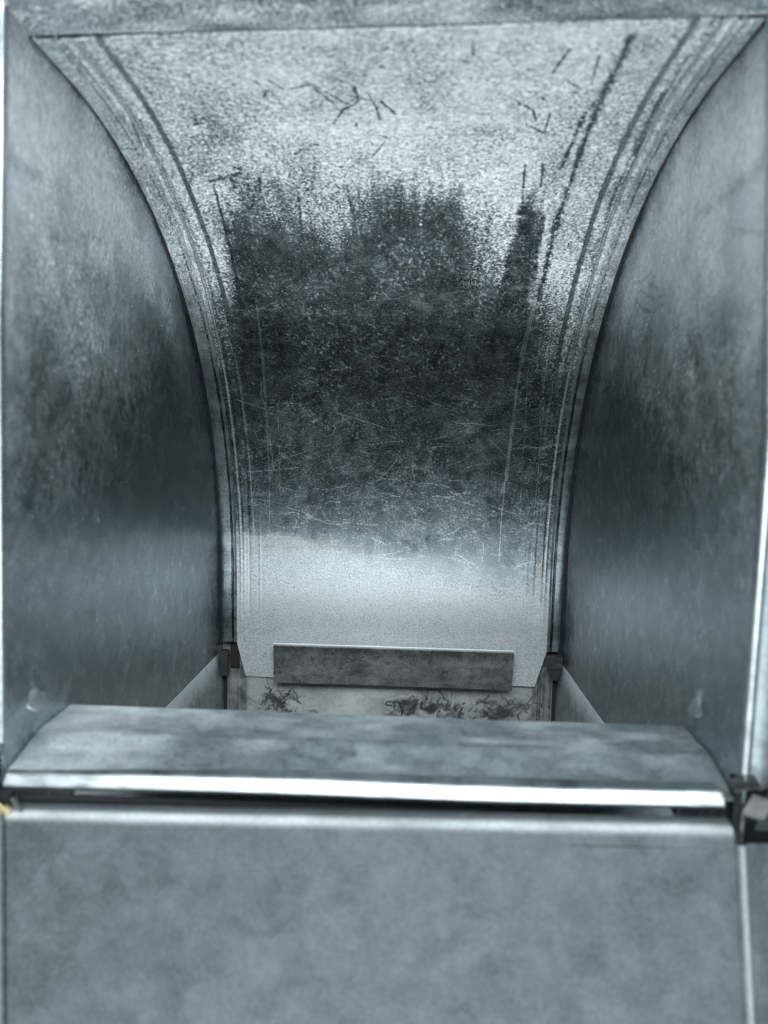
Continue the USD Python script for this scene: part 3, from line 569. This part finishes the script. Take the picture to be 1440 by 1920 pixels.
lm.bloom = np.clip(.28 + .2*(fbm(np.stack([lm.A*40, lm.B*60, 0*lm.A], -1), 3, 6) - .5) - .5*lm.wear - .3*side, 0, 1)
blot = np.clip(3.2*(fbm(np.stack([lm.A*75, lm.B*110, 0*lm.A+2], -1), 4, 27) - .53), 0, 1)*np.clip((-.098 - lm.B)/.006, 0, 1)*(np.exp(-((lm.A + .098)/.020)**2) + np.exp(-((lm.A - .035)/.030)**2) + .8*np.exp(-((lm.A - .10)/.026)**2))
lm.wear = np.clip(np.maximum(lm.wear*(.0 + 1.3*noise(np.stack([lm.A*260, lm.B*260, 0*lm.A], -1), 8)), 1.6*blot), 0, 1)
lm.film = np.clip(.22 + .7*(fbm(np.stack([lm.A*28, lm.B*45, 0*lm.A+9], -1), 3, 17) - .5) - .4*side - lm.wear, 0, 1)
lm.stain = .22*np.clip(fbm(np.stack([lm.A*30, lm.B*50, 0*lm.A+4], -1), 3, 7)*2 - .6, 0, 1)
put_sheet(low, 'back_wall', Pb, .0009, (0, 0, -.2), 'lower', lm.vars())
for sx in (-1, 1):
    zs = np.r_[np.linspace(FLOOR, zt_-.034, 10), zt_-.026, zt_-.018, np.linspace(zt_-.015, zt_, 8)]
    xo = np.r_[np.full(10, .0032), .0028, .0020, np.linspace(.0015, .0002, 8)]
    ys = np.linspace(.0135, R+.0100, 120)
    Pw = np.zeros((120, 20, 3)); Pw[...,1] = ys[:,None]; Pw[...,2] = zs; Pw[...,0] = sx*(.1515 - xo)
    wm = Marks(Pw[...,1].copy(), Pw[...,2].copy())
    wm.film = np.clip((wm.B - (zt_ - .019))/.016, 0, 1)*np.clip(1.1 + .8*(fbm(np.stack([wm.A*80, wm.B*150, 0*wm.A], -1), 3, 8) - .5), 0, 1)*np.clip((R + .004 - wm.A)/.03 + .25, 0, 1)  # light caught by the flared rim painted in as a pale strip
    put_sheet(low, 'side_wall', Pw, .0009, (0, .15, -.2), 'seam', wm.vars())
    v, f = bx(*sorted((sx*.1462, sx*.1492)), R+.0070, R+.0105, FLOOR, zt_-.018)
    put(low, 'corner_seam', v, f, None, 'black')
    # corner piece showing in the gap below the lock seam
    if sx < 0:
        v, f = box_mesh([(-.1505,R-.004,-.0800),(-.1430,R-.004,-.0800),(-.1430,R+.002,-.0800),(-.1505,R+.002,-.0800),(-.1495,R-.004,-.0575),(-.1425,R-.004,-.0575),(-.1425,R+.002,-.0575),(-.1495,R+.002,-.0575)])
        put(low, 'corner_clip', v, f, None, 'bracket')
        v, f = bx(-.1430, -.1350, R+.0085, R+.0100, -.0760, -.0535)
        put(low, 'rusty_gap_plate', v, f, None, 'rust', label='brown rusty plate showing in the left corner gap')
    else:
        v, f = box_mesh([(.1385,R-.006,-.0640),(.1510,R-.006,-.0640),(.1510,R+.002,-.0640),(.1385,R+.002,-.0640),(.1380,R-.006,-.0535),(.1510,R-.006,-.0535),(.1510,R+.002,-.0535),(.1380,R+.002,-.0535)])
        put(low, 'corner_clip', v, f, None, 'bracket')
        v, f = box_mesh([(.1420,R-.005,-.0735),(.1480,R-.005,-.0735),(.1480,R+.002,-.0735),(.1420,R+.002,-.0735),(.1392,R-.005,-.0645),(.1500,R-.005,-.0645),(.1500,R+.002,-.0645),(.1392,R+.002,-.0645)])
        put(low, 'clip_tongue', v, f, None, 'bracket')
Pfw = flat((-.1505, .0090, FLOOR), (.301,0,0), (0,0,zt_-FLOOR), 40, 40)
put_sheet(low, 'front_wall', Pfw, .0009, (0, .3, -.2), 'lower')

# ------------------------------------------------------------------ bright slip cleat on the throat edge
cleat = thing('slip_cleat', 'bright white-lit folded metal strip along the bottom lip of the opening', 'slip cleat', (0, -.058, -.022))
prof = rounded([(-.0480,-.0162), (-.0560,-.0160), (-.0596,-.0212), (-.0575,-.0234), (-.050,-.0234)], .0014, 5)
Pcl = extr_x(resample(prof, .0006), -.1500, .1448, .0015)
Pcl = wavy(Pcl, .00035, .022, 51) + np.stack([0*Pcl[...,0], 0*Pcl[...,0], -.0004*np.sin(Pcl[...,0]*25) + .0016*Pcl[...,0]/.15 + .0006], -1)
qc = Marks(Pcl[...,0].copy(), Pcl[...,2].copy())
qc.wear = np.clip(1.6*(fbm(np.stack([qc.A*120, qc.B*900, 0*qc.A], -1), 3, 61) - .55), 0, .6)
put_sheet(cleat, 'folded_face', Pcl, .0008, (0, -.3, .2), 'hem', qc.vars(), step=2)

# ------------------------------------------------------------------ front panel below the opening
panel = thing('front_panel', 'mottled grey galvanised panel in the foreground below the opening', 'metal panel', (0, -.068, -.30))
yP = -.069
sk = math.tan(math.radians(4.8))
TILT = math.tan(math.radians(14))
full = resample(rounded([(-.0620,-.0250), (yP,-.0262), (yP - .27*TILT,-.30)], .0085, 14), .0006)
cut = int(np.argmax(full[:,1] < -.0337))
prof = full[cut-1:][::3]
def pan_x(u, z):
    k = np.clip(-(z + .023)/.095, 0, 2.4)
    return np.where(u < 0, u*(.1445 - .0120*k)/.1445, u*(.1445 + .0005*k)/.1445)
xs_ = np.linspace(-.1445, .1445, 120)
Pp = np.zeros((120, len(prof), 3)); Pp[...,0] = pan_x(xs_[:,None], prof[:,1][None,:]); Pp[...,1] = prof[:,0]; Pp[...,2] = prof[:,1] + .0030*(xs_/.15)[:,None]
Pp = wavy(Pp, .0008, .06, 21)
put_sheet(panel, 'face', Pp, .0009, (0, -1, .1), 'panel', None, step=4)
pb = full[:cut]
Pq = np.zeros((120, cut, 3)); Pq[...,0] = pan_x(xs_[:,None], pb[:,1][None,:]); Pq[...,1] = pb[:,0]; Pq[...,2] = pb[:,1] + .0030*(xs_/.15)[:,None]
bm = Marks(Pq[...,0].copy(), Pq[...,2].copy())
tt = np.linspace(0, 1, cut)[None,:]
bm.film = np.clip((.62*np.exp(-((tt - .42)/.24)**2) - .02)*(.75 + .9*(fbm(np.stack([bm.A*60, bm.B*200, 0*bm.A], -1), 3, 5) - .35)), 0, 1)  # highlight along the bend painted in as a pale band
put_sheet(panel, 'top_bend', wavy(Pq, .0003, .03, 23), .0009, (0, -1, .6), 'panel', bm.vars(), step=4)
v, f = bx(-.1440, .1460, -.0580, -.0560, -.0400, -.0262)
put(panel, 'gap_shade', v, f, None, 'black')  # black bar added to stand for the shade in the gap
for sx in (-1, 1):
    # raised bend at the side and a wing turned back
    zs = np.linspace(-.0285, -.30, 80)
    pr = np.array([(0,.0004), (.0012,-.0010), (.0026,-.0018), (.0040,-.0012), (.0050,.0006), (.0090,.0008), (.0300,.0030)])
    Q = np.zeros((len(pr), 80, 3)); Q[...,0] = pan_x(np.full((1,80), sx*.1445), zs[None,:]) + sx*pr[:,0][:,None]; Q[...,1] = yP + pr[:,1][:,None] + (zs + .023)*TILT; Q[...,2] = zs
    put_sheet(panel, 'side_flange', Q[4:], .0009, (sx*.16, -1, .1), 'panel', step=2)
    Qb = np.zeros((7, 80, 3)); i5 = np.linspace(0, 4, 7)
    for c_ in range(3): Qb[...,c_] = np.array([np.interp(i5, np.arange(5), Q[:5,j,c_]) for j in range(80)]).T
    sbm = Marks(Qb[...,0].copy(), Qb[...,2].copy()); sbm.film += .22*np.array([0,.3,.8,1,.8,.4,0])[:,None]  # soft highlight painted along the raised bend
    put_sheet(panel, 'side_bend', Qb, .0009, (0, -1, .1), 'panel', sbm.vars(), step=2)

# ------------------------------------------------------------------ top flange over the opening
topc = thing('top_flange', 'blurred grey metal flange along the top edge of the opening', 'flange', (0, -.06, R))
prof = rounded([(-.0376, R+.0016), (-.0380, R+.0002), (-.0400, R-.0002), (-.0500, R+.0006), (-.0750, R+.0030), (-.1100, R+.0100)], .001, 5)
Ptf = extr_x(resample(prof, .002), -.1490, .1490, .004); Ptf[...,1] += .0 - .052*Ptf[...,0]
qm = Marks(Ptf[...,0].copy(), Ptf[...,1].copy())
qm.bloom = np.clip(.46 + .25*(fbm(np.stack([qm.A*35, qm.B*90, 0*qm.A], -1), 4, 12) - .5), 0, 1)
put_sheet(topc, 'flange_face', wavy(Ptf, .0005, .04, 31), .0009, (0, -.2, 0), 'cheek', qm.vars(), step=2)

xg = np.linspace(-.1485, .1485, 60)
G = np.zeros((60, 6, 3)); G[...,0] = xg[:,None]; G[...,1] = (-.0375 - .052*xg)[:,None] + np.linspace(-.0030, .0060, 6)[None,:]; G[...,2] = R + .0012
put_sheet(topc, 'joint_gap', G, .0009, (0, -.05, 0), 'black')  # black strip standing for the shade in the open joint

# ------------------------------------------------------------------ side wings outside the cheeks
for sx in (-1, 1):
    wing = thing('drive_cleat', 'grey outer flange strip beside the right edge of the opening' if sx > 0 else 'narrow outer flange strip beside the left edge of the opening', 'drive cleat', (sx*.17, -.055, .1))
    prof = np.array([(.1545,-.0570), (.1580,-.0585), (.1620,-.0570), (.1665,-.0500), (.1850,-.0400)])
    zs = np.linspace(-.012, .29, 60)
    Q = np.zeros((len(prof), 60, 3)); Q[...,0] = sx*prof[:,0][:,None]; Q[...,1] = prof[:,1][:,None]; Q[...,2] = zs
    put_sheet(wing, 'strip', Q, .0009, (sx*.17, -1, .1), 'front', step=2)

# ------------------------------------------------------------------ corner pieces at the ends of the slip cleat
def plate(c, u, v, w, h, th=.0010, curl=0.):
    u, v = np.array(u, float), np.array(v, float); u /= np.linalg.norm(u); v -= u*np.dot(u, v); v /= np.linalg.norm(v); n = np.cross(u, v)
    a, b = np.linspace(-.5, .5, 12), np.linspace(-.5, .5, 12)
    return np.array(c) + a[:,None,None]*w*u + b[None,:,None]*h*v + (curl*(4*b[None,:,None]**2) - .15*curl*np.sin(a*7)[:,None,None])*n
rc = thing('corner_bracket', 'folded brown-grey bracket closing the lower right corner of the opening', 'bracket', (.156, -.058, -.02))
put_sheet(rc, 'bent_plate', plate((.1555, -.0640, -.0170), (.95, -.1, -.25), (-.30, -.30, .9), .0085, .0120, curl=.0002), .0010, (0, -.35, .12), 'bracket')
put_sheet(rc, 'dark_fold', plate((.1510, -.0615, -.0082), (1, .05, .18), (-.35, .75, .35), .0110, .0055, curl=.0006), .0010, (0, -.35, .12), 'black')
put_sheet(rc, 'side_plate', plate((.1625, -.0605, -.0190), (.8, .5, -.25), (-.1, -.2, .95), .0090, .0180), .0010, (0, -.35, .12), 'panel')
v, f = bx(.1500, .1600, -.0560, -.0500, -.0270, -.0090)
put(rc, 'backing', v, f, None, 'black')
lc = thing('corner_bracket', 'yellowed torn corner bracket at the lower left corner of the opening', 'bracket', (-.152, -.066, -.03))
put_sheet(lc, 'bent_plate', plate((-.1475, -.0690, -.0262), (.8, 0, -.55), (.35, -.3, .9), .0100, .0040, curl=.0009), .0010, (0, -.35, .12), 'yellow')
put_sheet(lc, 'torn_edge', plate((-.1445, -.0690, -.0290), (.55, 0, .8), (.8, -.3, -.55), .0060, .0030, curl=.0006), .0010, (0, -.35, .12), 'yellow')
put_sheet(lc, 'silver_strip', plate((-.1400, -.0680, -.0262), (.55, 0, -.8), (.8, -.3, .5), .0070, .0014), .0010, (0, -.35, .12), 'hem')
put_sheet(lc, 'silver_fold', plate((-.1525, -.0580, -.0060), (.5, 0, -.8), (.8, -.3, .5), .0090, .0020), .0010, (0, -.35, .12), 'hem')
v, f = bx(-.1600, -.1445, -.0655, -.0600, -.0350, -.0235)
put(lc, 'dark_hole', v, f, None, 'black')  # black block standing for the shade inside the hole
